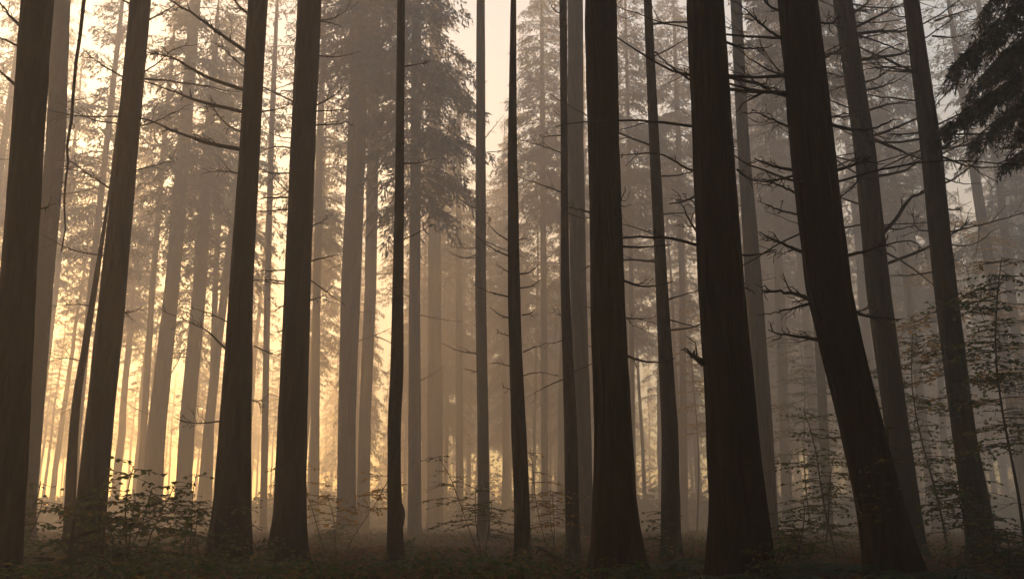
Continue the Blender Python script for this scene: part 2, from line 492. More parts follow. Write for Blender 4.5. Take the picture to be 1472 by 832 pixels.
near_tree('T15', 'spruce_tree', 'wider grey trunk tucked behind the narrow dark one, left of a massive trunk', 23,
          [(0, 816, 838), (208, 816, 839), (416, 820, 843), (620, 826, 850), (790, 826, 853)], 30, M_BARK, 6, 18.5, 28, .12)
near_tree('T16', 'redwood_tree', 'massive near black trunk with shaggy ridged bark on its left edge, small fern at foot', 12,
          [(0, 842, 885), (208, 846, 890), (416, 850, 898), (620, 855, 908), (740, 852, 914), (832, 848, 926)], 32, M_REDBARK, 0, 14, 72, .08, .07, .07)
near_tree('T17', 'spruce_tree', 'smooth dark olive trunk between the two most massive upright trunks', 18,
          [(0, 925, 937), (208, 933, 948), (416, 943, 960), (620, 951, 975), (790, 950, 979)], 28, M_SMOOTH, 2, 16, 32, .1)
near_tree('T18', 'redwood_tree', 'widest upright trunk with fibrous red brown bark and a sharp snag on its left', 10.5,
          [(0, 987, 1040), (208, 996, 1053), (416, 1006, 1070), (620, 1018, 1087), (740, 1023, 1100), (832, 1025, 1115)], 33, M_REDBARK, 5, 14, 80, .08, .07, .06)
near_tree('T19', 'spruce_tree', 'grey trunk leaning left close behind the widest upright trunk', 22.6,
          [(0, 1050, 1066), (208, 1060, 1077), (416, 1072, 1096), (620, 1085, 1111), (770, 1092, 1119)], 29, M_BARK, 3, 16.5, 30, .1)
near_tree('T20', 'redwood_tree', 'massive red brown trunk leaning strongly left with a curved swelling foot', 10.5,
          [(0, 1120, 1174), (208, 1137, 1197), (416, 1160, 1222), (520, 1186, 1243), (620, 1209, 1270), (740, 1235, 1300), (832, 1252, 1331)], 30, M_REDBARK, 1, 13.5, 80, .08, .07, .06)
near_tree('T21', 'spruce_tree', 'dark grey trunk leaning left just behind the massive leaning red brown trunk', 18,
          [(0, 1198, 1224), (208, 1228, 1257), (416, 1246, 1279), (620, 1274, 1306), (780, 1296, 1330)], 29, M_BARK, 4, 16.5, 40, .08)
near_tree('T22', 'spruce_tree', 'mossy dark trunk leaning left among leafy sprays near the right edge', 16.5,
          [(0, 1299, 1320), (208, 1324, 1352), (416, 1344, 1374), (620, 1370, 1401), (790, 1392, 1430)], 28, M_BARK, 2, 16, 40, .08)
near_tree('T23', 'spruce_tree', 'dim thin trunk in the gap left of the massive leaning trunk', 30,
          [(400, 1166, 1177), (600, 1177, 1190), (760, 1184, 1198)], 28, M_BARK, 6, 15, 20, .2)
near_tree('T24', 'spruce_tree', 'pale misty trunk leaning left near the right edge beyond the leafy sprays', 36,
          [(300, 1402, 1416), (416, 1421, 1436), (620, 1453, 1469), (740, 1468, 1485)], 25, M_BARK, 4, 15, 20, .2)
near_tree('T25', 'spruce_tree', 'faint pale trunk between the grey leaning trunk and the dim thin one', 46,
          [(300, 1110, 1122), (500, 1117, 1131), (730, 1124, 1139)], 31, M_BARK, 6, 15, 18, .25)

for key, lab, d, smp, cr, zc in [
    ('F1', 'thread thin misty trunk just right of the massive shaggy trunk', 44, [(200, 901, 906), (400, 904, 910), (720, 906, 915)], 6, 15),
    ('F2', 'misty trunk close to the left side of the widest upright trunk', 48, [(200, 971, 979), (400, 976, 985), (720, 978, 989)], 6, 17),
    ('F3', 'misty narrow trunk just right of the broad trunk with stubs', 47, [(200, 455, 465), (450, 449, 460), (730, 445, 459)], 2, 15),
    ('F4', 'very faint trunk left of the straight greyish trunk', 58, [(200, 656, 663), (400, 655, 664), (720, 655, 666)], 1, 16),
    ('F5', 'very faint golden trunk left against the dark trunk with long bare limbs', 54, [(200, 315, 322), (400, 306, 314), (710, 296, 305)], 3, 15),
    ('F6', 'very thin golden trunk just left of the pale trunk under the bushy crown', 50, [(200, 233, 240), (416, 215, 223), (710, 196, 206)], 3, 14),
    ('F7', 'misty trunk seen just right of the dark grey leaning trunk', 44, [(200, 1272, 1281), (416, 1300, 1310), (720, 1335, 1347)], 6, 15),
    ('F9', 'pale crowned spruce glowing in the gap right of the golden brown trunk', 42, [(200, 150, 158), (416, 126, 135), (720, 98, 108)], 2, 13),
    ('F10', 'pale crowned spruce in the narrow gap between the two dark trunks left of centre', 44, [(200, 386, 394), (416, 380, 389), (720, 374, 384)], 4, 15),
    ('F11', 'misty crowned spruce seen between the wavy dark trunk and the narrow dark trunk', 46, [(200, 776, 784), (416, 777, 786), (720, 778, 789)], 6, 16),
    ('F12', 'hazy crowned spruce showing at the left edge beside the thickest dark trunk', 44, [(200, 2, 11), (416, -30, -20), (720, -64, -52)], 3, 12),
    ('F8', 'misty trunk at the far right edge beyond the leafy sprays', 40, [(200, 1425, 1435), (416, 1447, 1459), (720, 1482, 1496)], 2, 12)]:
    near_tree(key, 'spruce_tree', lab, d, smp, 32, M_BARK, cr, zc, 16, .3)

# swelling on the slim black trunk
def burl():
    root, base, d, zs, cx, rr = TREE['T10']
    mb = MB()
    c = at(576, 742, d); th = np.linspace(0, 2 * math.pi, 14, endpoint=False); ph = np.linspace(.02, math.pi - .02, 10)
    V = []
    for p in ph:
        for t in th:
            k = 1 + .25 * noise.noise(Vector((math.cos(t) * 2, math.sin(t) * 2, p * 2)))
            V.append(c + np.array([.045 * math.sin(p) * math.cos(t) * k, .048 * math.sin(p) * math.sin(t) * k, .14 * math.cos(p)]))
    i = np.arange(9)[:, None] * 14; j = np.arange(14)[None, :]; k = (j + 1) % 14
    mb.add(V, np.stack([i + j, i + k, i + 14 + k, i + 14 + j], -1).reshape(-1, 4))
    link('burl', mb.mesh('burl', M_SMOOTH, base), root)
burl()

# --- bare limbs traced on their own trees
for pts, r, tip in [
    ([(357, 77), (318, 50), (266, 13), (225, -8)], .030, .6), ([(352, 130), (295, 110), (252, 85), (208, 74)], .026, -.5),
    ([(350, 161), (295, 148), (246, 130), (203, 115)], .026, .4), ([(347, 215), (300, 206), (260, 192), (200, 168)], .030, -.3),
    ([(347, 190), (325, 178), (305, 154)], .014, .5), ([(352, 97), (333, 82), (319, 64)], .012, -.4),
    ([(357, 21), (344, 9), (328, -10)], .022, .3), ([(376, 161), (402, 156), (421, 148)], .012, .2),
    ([(324, 501), (300, 478), (280, 466), (225, 441)], .014, .6), ([(318, 605), (285, 608), (258, 604)], .012, .2),
    ([(330, 464), (300, 450), (275, 443)], .010, .5), ([(362, 575), (374, 579)], .010, .0),
    ([(345, 250), (322, 246), (300, 247)], .012, .2), ([(365, 497), (385, 506), (402, 512)], .010, .5)]:
    limb('T6', pts, r, tip, 7, .5)
for pts, r, tip in [
    ([(420, 213), (400, 211), (379, 216)], .013, .1), ([(418, 249), (395, 249), (374, 246)], .013, -.1),
    ([(416, 284), (395, 284), (370, 285)], .015, .1), ([(412, 301), (390, 303), (370, 305)], .013, .3),
    ([(412, 388), (390, 389), (362, 390)], .012, .0), ([(411, 408), (388, 406), (360, 402)], .011, -.3),
    ([(414, 276), (400, 262), (390, 250)], .010, .3), ([(409, 440), (396, 441)], .012, .1),
    ([(408, 475), (398, 477)], .012, .1), ([(450, 160), (480, 159), (505, 157)], .012, .3),
    ([(450, 180), (478, 179), (502, 175)], .013, -.2), ([(447, 325), (460, 320), (469, 315)], .010, .0),
    ([(447, 403), (470, 420), (496, 438)], .010, .5), ([(457, 30), (480, 26), (505, 12)], .012, .4),
    ([(455, 80), (485, 82), (520, 74)], .012, .4), ([(445, 432), (468, 424)], .010, .0)]:
    limb('T7', pts, r, tip, 4, .35)
for pts, r, tip in [([(162, 274), (130, 252), (98, 229)], .016, .5), ([(170, 178), (130, 171), (78, 146)], .014, .6),
                    ([(178, 112), (145, 92), (118, 70)], .016, .4), ([(205, 105), (228, 90), (252, 70), (300, 60)], .014, .6),
                    ([(196, 184), (230, 172), (275, 150)], .012, .7), ([(212, 30), (240, 15), (268, -5)], .014, .3),
                    ([(190, 246), (230, 236), (250, 228)], .010, .5), ([(174, 448), (183, 449)], .010, 0)]:
    limb('T3', pts, r, tip, 7, .5)
for pts, r, tip in [([(24, 124), (8, 110), (-20, 84)], .018, .3), ([(30, 69), (5, 57), (-20, 50)], .014, .2), ([(30, 39), (12, 20), (-6, -6)], .018, -.2),
                    ([(58, 300), (70, 299)], .012, .1)]:
    limb('T1', pts, r, tip, 3, .3)
for pts, r, tip in [([(132, 440), (105, 437), (70, 441)], .012, .2), ([(122, 520), (95, 515), (60, 522)], .009, .2), ([(130, 525), (150, 535), (160, 550)], .008, .3), ([(115, 560), (100, 590)], .008, .2)]:
    limb('TS', pts, r, tip, 6, .5)
for pts, r, tip in [([(578, 96), (600, 93), (619, 88)], .012, .1), ([(578, 235), (602, 234), (626, 228)], .012, -.2), ([(578, 345), (600, 335), (622, 322)], .012, .2), ([(566, 250), (548, 255)], .008, 0)]:
    limb('T10', pts, r, tip, 3, .25)
for pts, r, tip in [
    ([(731, 346), (714, 335), (700, 320)], .012, .1), ([(731, 368), (708, 357), (676, 333)], .012, .3), ([(732, 427), (705, 420), (682, 411)], .012, -.2),
    ([(732, 392), (715, 380)], .009, .1), ([(734, 458), (718, 452), (704, 441)], .012, .1), ([(747, 394), (762, 391), (774, 379)], .014, .1),
    ([(748, 414), (765, 411), (776, 402)], .012, -.1), ([(750, 453), (763, 450), (771, 442)], .012, .0), ([(752, 506), (768, 499), (784, 495)], .012, .1),
    ([(751, 540), (775, 535), (800, 540)], .009, .4), ([(734, 483), (716, 478)], .009, .1), ([(745, 345), (757, 342)], .009, .1),
    ([(733, 526), (715, 522), (700, 523)], .008, .2), ([(735, 560), (722, 556)], .008, .1)]:
    limb('T13', pts, r, tip, 2, .18)
for pts, r, tip in [([(808, 277), (785, 268), (745, 254)], .014, .2), ([(806, 20), (796, 14), (784, -8)], .012, .1), ([(808, 220), (780, 210), (745, 200)], .012, .3), ([(808, 455), (797, 448)], .008, .1)]:
    limb('T14', pts, r, tip, 5, .4)
for pts, r, tip in [
    ([(1007, 354), (960, 342), (895, 342), (862, 344)], .011, -.3), ([(1002, 121), (972, 102), (940, 74)], .012, .4), ([(1003, 247), (985, 241), (947, 221), (892, 223)], .011, .4),
    ([(1012, 522), (1000, 514), (987, 503)], .022, -.1), ([(1048, 111), (1085, 120), (1124, 132)], .013, .3), ([(1040, 60), (1075, 70), (1110, 66)], .010, .5),
    ([(1003, 335), (990, 315), (975, 285)], .008, .3), ([(1060, 244), (1075, 256), (1090, 262)], .010, .4)]:
    limb('T18', pts, r, tip, 4, .25)
for pts, r, tip in [
    ([(1160, 247), (1120, 241), (1085, 229)], .014, .3), ([(1190, 248), (1225, 238), (1253, 226)], .014, -.2), ([(1150, 250), (1118, 258), (1086, 258)], .010, .4),
    ([(1150, 281), (1118, 265), (1089, 259)], .010, .2), ([(1150, 309), (1120, 302), (1090, 289)], .009, .5), ([(1165, 367), (1129, 352), (1092, 334)], .014, .2),
    ([(1205, 369), (1241, 362), (1280, 349)], .014, -.2), ([(1178, 436), (1137, 421), (1097, 418)], .017, .2), ([(1215, 440), (1248, 455), (1295, 459)], .013, .2),
    ([(1172, 434), (1137, 444), (1102, 451)], .011, .4), ([(1185, 490), (1145, 483), (1104, 475)], .014, .1), ([(1130, 60), (1100, 40), (1062, 5)], .013, .4),
    ([(1135, 140), (1100, 128), (1058, 92)], .011, .5), ([(1128, 20), (1105, 8), (1085, -12)], .011, .2), ([(1140, 185), (1110, 172), (1080, 158)], .010, .3),
    ([(1172, 32), (1190, 34), (1206, 33)], .010, .2)]:
    limb('T20', pts, r, tip, 6, .32)
for pts, r, tip in [
    ([(1268, 337), (1291, 311), (1306, 288), (1329, 275), (1375, 254), (1412, 226)], .024, -.6), ([(1272, 380), (1329, 358), (1375, 333), (1390, 320)], .019, -.4),
    ([(1270, 353), (1306, 346), (1328, 358)], .011, .2), ([(1258, 254), (1298, 246), (1325, 229), (1384, 198)], .018, .3), ([(1250, 198), (1291, 215), (1330, 231)], .022, .5),
    ([(1220, 44), (1262, 24), (1291, 8), (1322, -4)], .018, .3), ([(1222, 22), (1240, 10), (1256, -6)], .018, -.2), ([(1225, 50), (1267, 45), (1296, 45), (1328, 34), (1385, -3)], .020, -.4),
    ([(1232, 86), (1251, 83), (1270, 73), (1298, 62)], .016, .3), ([(1234, 87), (1294, 78), (1318, 63), (1374, 24)], .018, -.3), ([(1240, 131), (1273, 123), (1310, 105)], .014, .4),
    ([(1236, 120), (1257, 114), (1275, 103)], .014, -.2), ([(1236, 121), (1212, 124), (1183, 136)], .014, .2), ([(1240, 161), (1214, 168), (1187, 168)], .015, .3),
    ([(1245, 160), (1275, 151), (1314, 145)], .015, .3), ([(1250, 197), (1275, 189), (1315, 172), (1341, 157), (1368, 124)], .018, -.3), ([(1210, 35), (1195, 30), (1182, 20)], .010, .2),
    ([(1230, 66), (1205, 75), (1180, 82)], .014, .3), ([(1235, 118), (1210, 110), (1183, 105)], .011, .3), ([(1268, 325), (1290, 330), (1310, 325), (1330, 326)], .010, .3)]:
    limb('T21', pts, r, tip, 7, .5)
for pts, r, tip in [
    ([(1340, 186), (1312, 192), (1275, 193)], .016, .2), ([(1315, 103), (1286, 99), (1254, 92)], .013, .3), ([(1345, 218), (1381, 203)], .012, .1), ([(1322, 24), (1295, 24), (1275, 18)], .011, .3),
    ([(1345, 30), (1375, 20), (1402, 12)], .012, .4), ([(1345, 222), (1400, 240), (1472, 238)], .013, .2), ([(1340, 52), (1370, 54), (1395, 48)], .010, .3),
    ([(1352, 330), (1320, 330), (1312, 305)], .010, .2), ([(1360, 300), (1372, 302), (1378, 298)], .010, 0), ([(1352, 500), (1372, 498)], .010, .0)]:
    limb('T22', pts, r, tip, 6, .45)
for q_, (k_, n_) in enumerate((('T19', 7), ('T20', 5), ('T21', 9), ('T22', 9), ('T17', 3), ('T18', 3), ('T3', 4), ('T2', 4))):
    stubs(k_, n_, 60 + q_, -30, 400, 1.1, 2.4, .013, (-.25, .45))
stubs('F7', 12, 21, 20, 520, .8, 2.6, .02); stubs('F8', 12, 22, 120, 560, .8, 2.4, .018); stubs('T25', 10, 23, 300, 600, .8, 2.4, .02); stubs('T24', 8, 24, 300, 560, .8, 2.2, .018)
stubs('T21', 10, 25, -20, 420, .6, 1.8, .012); stubs('T22', 9, 26, -20, 420, .6, 1.6, .011); stubs('T20', 7, 27, -20, 420, .4, 1.2, .011); stubs('F1', 8, 28, 200, 600, .6, 1.8, .015); stubs('F2', 8, 29, 200, 600, .6, 1.8, .015)
stubs('T2', 5, 1, 20, 420, .5, 1.6, .012); stubs('T8', 7, 2, 60, 560, .4, 1.8, .018); stubs('T9', 5, 3, 100, 500, .4, 1.6, .018)
stubs('T12', 10, 4, 150, 560, .4, 1.3, .012); stubs('T15', 5, 5, 150, 560, .4, 1.2, .014); stubs('T16', 6, 6, 60, 560, .3, .7, .010)
stubs('T17', 8, 7, 60, 560, .4, 1.3, .012); stubs('T19', 9, 8, 30, 560, .4, 1.3, .014); stubs('T4', 7, 9, 200, 600, .6, 2.0, .02)
stubs('T5', 6, 10, 230, 600, .6, 2.0, .02); stubs('T14', 5, 12, 60, 600, .3, .9, .010); stubs('T24', 5, 13, 330, 560, .6, 1.5, .018)
stubs('T10b', 4, 14, 300, 600, .5, 1.5, .018); stubs('T7', 8, 15, 10, 420, .3, .9, .010); stubs('T18', 4, 16, 260, 520, .2, .5, .010)

# ------------------------------------------------------------------ distant trees
def far_trunk(seed, H, r):
    g = np.random.default_rng(seed)
    z = np.concatenate([[-.6], np.linspace(.2, H, 16)])
    x = np.cumsum(g.normal(0, .05, 17)); y = np.cumsum(g.normal(0, .05, 17))
    mb = MB()
    tube(mb, np.stack([x - x[1], y - y[1], z], 1), np.interp(z, [-.6, .4, H * .5, H], [r * 1.35, r, r * .62, .03]), 12)
    return mb.mesh('trunk', M_BARK)
FT = [(far_trunk(31, 28, .23), 28), (far_trunk(32, 26, .18), 26), (far_trunk(33, 30, .29), 30), (far_trunk(34, 24, .13), 24)]
def far_tree(x, y, label, group, k=None, c=None, zc=None, lean=0.0, s=1.0, wide=1.0):
    me, H = FT[random.randrange(4) if k is None else k]
    c = random.choice([0, 1, 5, 6, 6, 3]) if c is None else c
    zc = random.uniform(9, 14) if zc is None else zc
    gz = ground_z(x, y)
    root = empty('spruce_tree', (x, y, gz), label, 'tree', group, random.uniform(0, 6.28))
    root.rotation_euler = (random.gauss(0, .012), lean + random.gauss(0, .012), 0)
    link('trunk', me, root).rotation_euler = (0, 0, random.uniform(0, 6.28))
    o = link('crown', CROWNS[c], root, (0, 0, zc))
    o.rotation_euler = (0, 0, random.uniform(0, 6.28))
    w = random.uniform(.8, 1.15) * wide
    o.scale = (w, w, (H + .4 - zc) / CROWN_H[c])
    s = s * (random.uniform(1.0, 1.3) if 30 < math.hypot(x, y) < 76 else 1.0)
    root.scale = (s, s, s)
    return root

SUN_AZ, SUN_EL = 29.5, 15.0       # degrees left of the view axis, above the horizon
placed = [(v[1][0], v[1][1]) for v in TREE.values()]
def free(x, y, dmin):
    return all((x - a) ** 2 + (y - b) ** 2 > dmin * dmin for a, b in placed)
count = 0
tries = 0
while count < 250 and tries < 6000:
    tries += 1
    y = 46 + 104 * random.random() ** .8
    x = random.uniform(-.72, .72) * y
    az = math.degrees(math.atan2(-x, y))      # + is left
    rr_ = math.hypot(x, y)
    edge = 10 < az < 44 and rr_ > 84
    if edge and random.random() < .35: continue    # the forest edge the sun shines in over
    if not free(x, y, 3.2): continue
    placed.append((x, y)); count += 1
    if az > 12:
        far_tree(x, y, 'distant slim spruce trunk fading into the golden glow', 'distant spruces in the golden glow', c=random.choice([3, 4, 0] if edge else [0, 2, 3, 5, 1]), zc=random.uniform(9.5, 14), s=.72 if edge else 1.0)
    elif az > -8:
        far_tree(x, y, 'distant slim spruce trunk fading into the brown mist', 'distant spruces in the brown mist', zc=random.uniform(5, 12) if rr_ > 70 else None)
    else:
        far_tree(x, y, 'distant slim spruce trunk fading into the pale grey mist', 'distant spruces in the pale grey mist', zc=random.uniform(5, 12) if rr_ > 70 else None)

# unseen trees added behind and beside the camera to shade the foreground
nb_, tr_ = 0, 0
while nb_ < 64 and tr_ < 6000:
    tr_ += 1
    x, y = random.uniform(-26, 26), random.uniform(-34, 16)
    if y > 0 and abs(x) < .8 * y + 3: continue
    if math.hypot(x, y) < 3.5 or not free(x, y, 3.4): continue
    placed.append((x, y)); nb_ += 1
    far_tree(x, y, 'tall unseen spruce added around the viewpoint for shade', 'added shade spruces around the viewpoint', c=random.choice([0, 1, 2, 5]), zc=random.uniform(6, 9), wide=1.6)

# ------------------------------------------------------------------ light, sky, haze
sunv = Vector((-math.sin(R(SUN_AZ)) * math.cos(R(SUN_EL)), math.cos(R(SUN_AZ)) * math.cos(R(SUN_EL)), math.sin(R(SUN_EL))))
ld = bpy.data.lights.new('sun', 'SUN')
ld.energy = 4.8
ld.angle = R(.6)
ld.color = (1.0, .50, .11)
lo = bpy.data.objects.new('sun', ld)
COL.objects.link(lo)
lo.rotation_euler = sunv.to_track_quat('Z', 'Y').to_euler()
lo.location = sunv * 60

w = bpy.data.worlds.new('World')
sc.world = w
w.use_nodes = True
nt = w.node_tree
bg = nt.nodes['Background']
sky = nt.nodes.new('ShaderNodeTexSky')
sky.sky_type = 'NISHITA'
sky.sun_disc = False
sky.sun_elevation = R(SUN_EL)
sky.sun_rotation = -R(SUN_AZ)
sky.air_density = 1.6
sky.dust_density = 1.0
sky.ozone_density = 1.0
nt.links.new(sky.outputs[0], bg.inputs[0])
bg.inputs[1].default_value = .15

def build_haze():
    mb = MB()
    x0, x1, y0, y1, z0, z1 = -150, 150, -50, 170, -2.5, 43.0
    V = [(x, y, z) for z in (z0, z1) for y in (y0, y1) for x in (x0, x1)]
    mb.add(V, [(0, 2, 3, 1), (4, 5, 7, 6), (0, 1, 5, 4), (2, 6, 7, 3), (0, 4, 6, 2), (1, 3, 7, 5)])
    m, nt, out = new_mat('haze')
    v = nt.nodes.new('ShaderNodeVolumePrincipled')
    v.inputs['Color'].default_value = (1.0, .96, .94, 1)
    v.inputs['Density'].default_value = .0135
    v.inputs['Anisotropy'].default_value = .58
    nt.links.new(v.outputs[0], out.inputs['Volume'])
    o = link('haze', mb.mesh('haze', m, smooth=False))
    tag(o, 'golden morning mist filling the whole forest', 'haze', kind='stuff')
build_haze()

# ------------------------------------------------------------------ understorey plants
def beech_meshes(seed, h, spread, nb, zlo, leaf, lden=1.0, twig_sp=.13, mat=None, stems=1, flat=.3, asc=.15, r0=None, azr=None, bare=0.0):
    nb = int(nb * 1.5); flat = flat + .35; lden = lden * 1.25
    """young broadleaf: stem mesh with its twigs, and foliage in flat layered sprays"""
    g = np.random.default_rng(seed)
    ms, ml = MB(), MB()
    leaf *= .68 if h < 4 else .8; lden *= 1.4
    LP, LD, LN = [], [], []
    for st in range(stems):
        off = g.normal(0, .10 * spread, 2) if stems > 1 else np.zeros(2)
        lean = g.normal(0, .10 if stems == 1 else .28, 2)
        k = np.linspace(0, 1, 9)
        hh = h * (1 if st == 0 else g.uniform(.55, .95))
        S = np.stack([off[0] + lean[0] * hh * k + .04 * hh * np.sin(k * 5 + g.uniform(0, 6)) * k, off[1] + lean[1] * hh * k + .03 * hh * np.sin(k * 4 + g.uniform(0, 6)) * k, hh * k - .05], 1)
        rs = (r0 or (.004 + .0042 * h))
        tube(ms, S, np.linspace(rs, .004, 9), 6)
        for q in range(max(3, int(nb / stems))):
            t = zlo + (1 - zlo) * min(.98 * max(3, int(nb / stems)), q + g.normal(.5, 1.1) if q > 1 else q + g.random()) / max(3, int(nb / stems))
            p0 = np.array([np.interp(t, k, S[:, i]) for i in range(3)])
            az = g.uniform(0, 2 * math.pi) if azr is None else g.uniform(*azr)
            L = spread * (1.05 - .4 * t) * g.uniform(.35, 1.2)
            s = np.linspace(0, 1, 8)
            up = asc * g.uniform(-.2, 2.2) + g.normal(0, .12)
            wob = np.cumsum(g.normal(0, .12, 8)) * L * .5
            dirx, diry = math.cos(az), math.sin(az)
            B = np.stack([p0[0] + dirx * L * s - diry * wob * s, p0[1] + diry * L * s + dirx * wob * s, p0[2] + L * (up * s - (up + .22) * s * s * .8) + np.cumsum(g.normal(0, .02, 8)) * L], 1)
            tube(ms, B, np.linspace(max(.004, rs * .28), .0015, 8), 4)
            T = unit(np.gradient(B, axis=0))
            ss = np.arange(.15, 1.0, twig_sp / max(L, .2))
            for m, u in enumerate(ss):
                b = np.array([np.interp(u, s, B[:, i]) for i in range(3)])
                tg = unit(np.array([np.interp(u, s, T[:, i]) for i in range(3)]))
                sd = unit(np.cross(tg, [0, 0, 1.0])) * (1 if m % 2 else -1)
                l = L * .42 * (1.1 - u) * g.uniform(.5, 1.3) + .06
                d = unit(tg * .75 + sd * .8 + np.array([0, 0, g.normal(0, .12)]))
                e = b + d * l + np.array([0, 0, -.06 * l])
                if l > .12: tube(ms, np.stack([b, (b + e) / 2, e]), [.0028, .002, .0012], 3)
                if g.random() < bare: continue
                nl = max(1, int(l / .055 * lden))
                v = (np.arange(nl) + g.random(nl)) / nl
                P = b + (e - b) * v[:, None]
                sg = np.where(np.arange(nl) % 2, 1, -1)[:, None]
                c = unit(np.cross(d, [0, 0, 1.0]))
                D = unit(d * .7 + c * sg * .8 + g.normal(0, .25, (nl, 3)) + np.array([0, 0, -.15]))
                Nn = unit(np.array([0, 0, 1.0]) + g.normal(0, flat, (nl, 3)))
                LP.append(P); LD.append(D); LN.append(Nn)
    P, D, Nn = np.concatenate(LP), np.concatenate(LD), np.concatenate(LN)
    sz = leaf * g.uniform(.65, 1.25, len(P))
    leaves(ml, P, D, Nn, sz, sz * .56)
    return ms.mesh('stem', M_TWIG), ml.mesh('foliage', mat or M_BEECH, smooth=False)

def plant(name, cat, label, px, d, top, span, seed, nb=16, zlo=.25, leaf=.075, lden=1.0, mat=None, stems=1, group=None, **kw):
    d = near(d)
    p = at(px, 416, d)
    gz = ground_z(p[0], d)
    h = at(px, top, d)[2] - gz
    root = empty(name, (p[0], d, gz), label, cat, group)
    a, b = beech_meshes(seed, h, span * d / F_PX, nb, zlo, leaf, lden, mat=mat, stems=stems, **kw)
    link('stem', a, root); link('foliage', b, root)
    return root

plant('leafy_bush', 'bush', 'large dark leafy bush silhouetted against the golden glow, with an upright stem', 214, 14, 664, 118, 1, 64, .08, .085, 1.1, stems=7, flat=.6, asc=.4)
plant('leafy_bush', 'bush', 'thin leafy bush right of the thick left edge trunk, before the slender bent trunk', 72, 15.5, 668, 60, 2, 34, .15, .085, .8, stems=3, flat=.6, asc=.3)
plant('leafy_bush', 'bush', 'sparse leafy bush against the left foot of the dark trunk with long bare limbs', 292, 17, 676, 66, 3, 36, .1, .08, .8, stems=3, flat=.6, asc=.3)
plant('leafy_bush', 'bush', 'low dense green bush at the foot of the dark trunk with long bare limbs', 331, 14.3, 758, 40, 4, 24, .2, .07, 1.3, stems=5, flat=.6, asc=.5)
plant('leafy_sapling', 'sapling', 'small leafy sprig before the foot of the thick left edge trunk', 6, 10.4, 742, 40, 5, 10, .6, .06, 1.0, asc=.2)
plant('leafy_bush', 'bush', 'low green bush at the foot of the broad trunk with horizontal stubs', 414, 15.2, 748, 34, 6, 18, .3, .07, 1.2, stems=4, flat=.5, asc=.4)
plant('leafy_sapling', 'sapling', 'thin sprig with one flat leafy spray crossing the broad trunk with stubs', 372, 15, 705, 46, 7, 9, .45, .065, .8, asc=.1)
plant('leafy_sapling', 'sapling', 'young tree with yellow leaves in front of the misty pair of trunks', 506, 20, 660, 80, 8, 26, .5, .08, .9, mat=M_AUTUMN, stems=3, asc=.15, r0=.006)
plant('leafy_sapling', 'sapling', 'wispy young tree with thin leaves between the greyish trunk and the wavy one', 708, 17, 650, 84, 9, 30, .5, .06, .8, stems=3, asc=.1, r0=.005)
plant('leafy_sapling', 'sapling', 'wispy yellowish young tree between the wavy trunk and the narrow dark trunk', 796, 18, 640, 72, 10, 28, .5, .06, .8, mat=M_AUTUMN, stems=3, asc=.1, r0=.005)
plant('leafy_sapling', 'sapling', 'fresh green sprig at the foot of the smooth dark olive trunk', 938, 15.5, 728, 44, 11, 14, .35, .065, 1.0, asc=.2)
plant('leafy_bush', 'bush', 'low dim green bush at the foot of the misty close pair of trunks', 492, 22, 752, 40, 12, 20, .2, .09, 1.2, stems=5, flat=.6, asc=.4)
plant('leafy_bush', 'bush', 'low dim green bush just right of the slim trunk with a bump', 592, 20, 770, 34, 13, 20, .2, .09, 1.2, stems=5, flat=.6, asc=.4)
plant('leafy_sapling', 'sapling', 'green young tree below the dim thin trunk left of the massive leaning trunk', 1165, 18, 600, 80, 14, 44, .2, .075, 1.0, stems=2, asc=.1)
plant('leafy_bush', 'bush', 'dense green bush between the widest trunk and the dim thin trunk', 1122, 14, 712, 56, 15, 40, .3, .065, 1.2, stems=3, flat=.4, asc=.2)
plant('leafy_sapling', 'sapling', 'young tree with a thin bare stem and flat leafy top between two leaning trunks', 1356, 13, 684, 84, 16, 34, .5, .06, 1.3, asc=.12)
plant('leafy_sapling', 'sapling', 'forked bare stemmed young tree near the lower right corner', 1442, 14, 640, 52, 17, 16, .3, .06, .4, stems=2, asc=.5, bare=.4)
plant('beech_tree', 'tree', 'young beech in flat leafy layers before the mossy dark trunk at the right edge', 1424, 14.5, 380, 130, 18, 60, .38, .07, 1.0, asc=.08)
plant('beech_tree', 'tree', 'young beech in flat thin layers between the dark grey and the mossy leaning trunks', 1322, 18.5, 470, 110, 19, 50, .3, .08, .8, asc=.08)
plant('beech_tree', 'tree', 'young beech with orange leaf rows behind the mossy leaning trunk', 1388, 17.5, 425, 150, 20, 20, .62, .08, .9, mat=M_AUTUMN, asc=.04)
plant('beech_tree', 'tree', 'hazy young beech beyond the widest trunk, left of the massive leaning one', 1140, 27, 470, 90, 21, 30, .35, .10, .8, asc=.08)
plant('beech_tree', 'tree', 'misty yellowing young beech far beyond the right edge sprays', 1440, 30, 330, 130, 22, 36, .35, .11, .9, mat=M_AUTUMN, asc=.06)
plant('beech_tree', 'tree', 'misty young beech with orange leaves between the dark olive and the widest trunk', 985, 34, 430, 90, 23, 30, .4, .12, .7, mat=M_AUTUMN, asc=.06)
plant('leafy_sapling', 'sapling', 'dark leafy sprig in front of the massive leaning trunk', 1222, 9.9, 600, 50, 24, 12, .45, .055, .9, asc=.15)
plant('leafy_bush', 'bush', 'dark arching leafy bush at the foot of the widest upright trunk', 1068, 9.9, 768, 56, 25, 26, .3, .055, 1.2, stems=4, flat=.4, asc=.3)
plant('leafy_bush', 'bush', 'dark bush at the bottom between the leaning trunk and the lower right corner', 1400, 12, 752, 90, 26, 46, .2, .065, 1.2, stems=5, flat=.5, asc=.3)

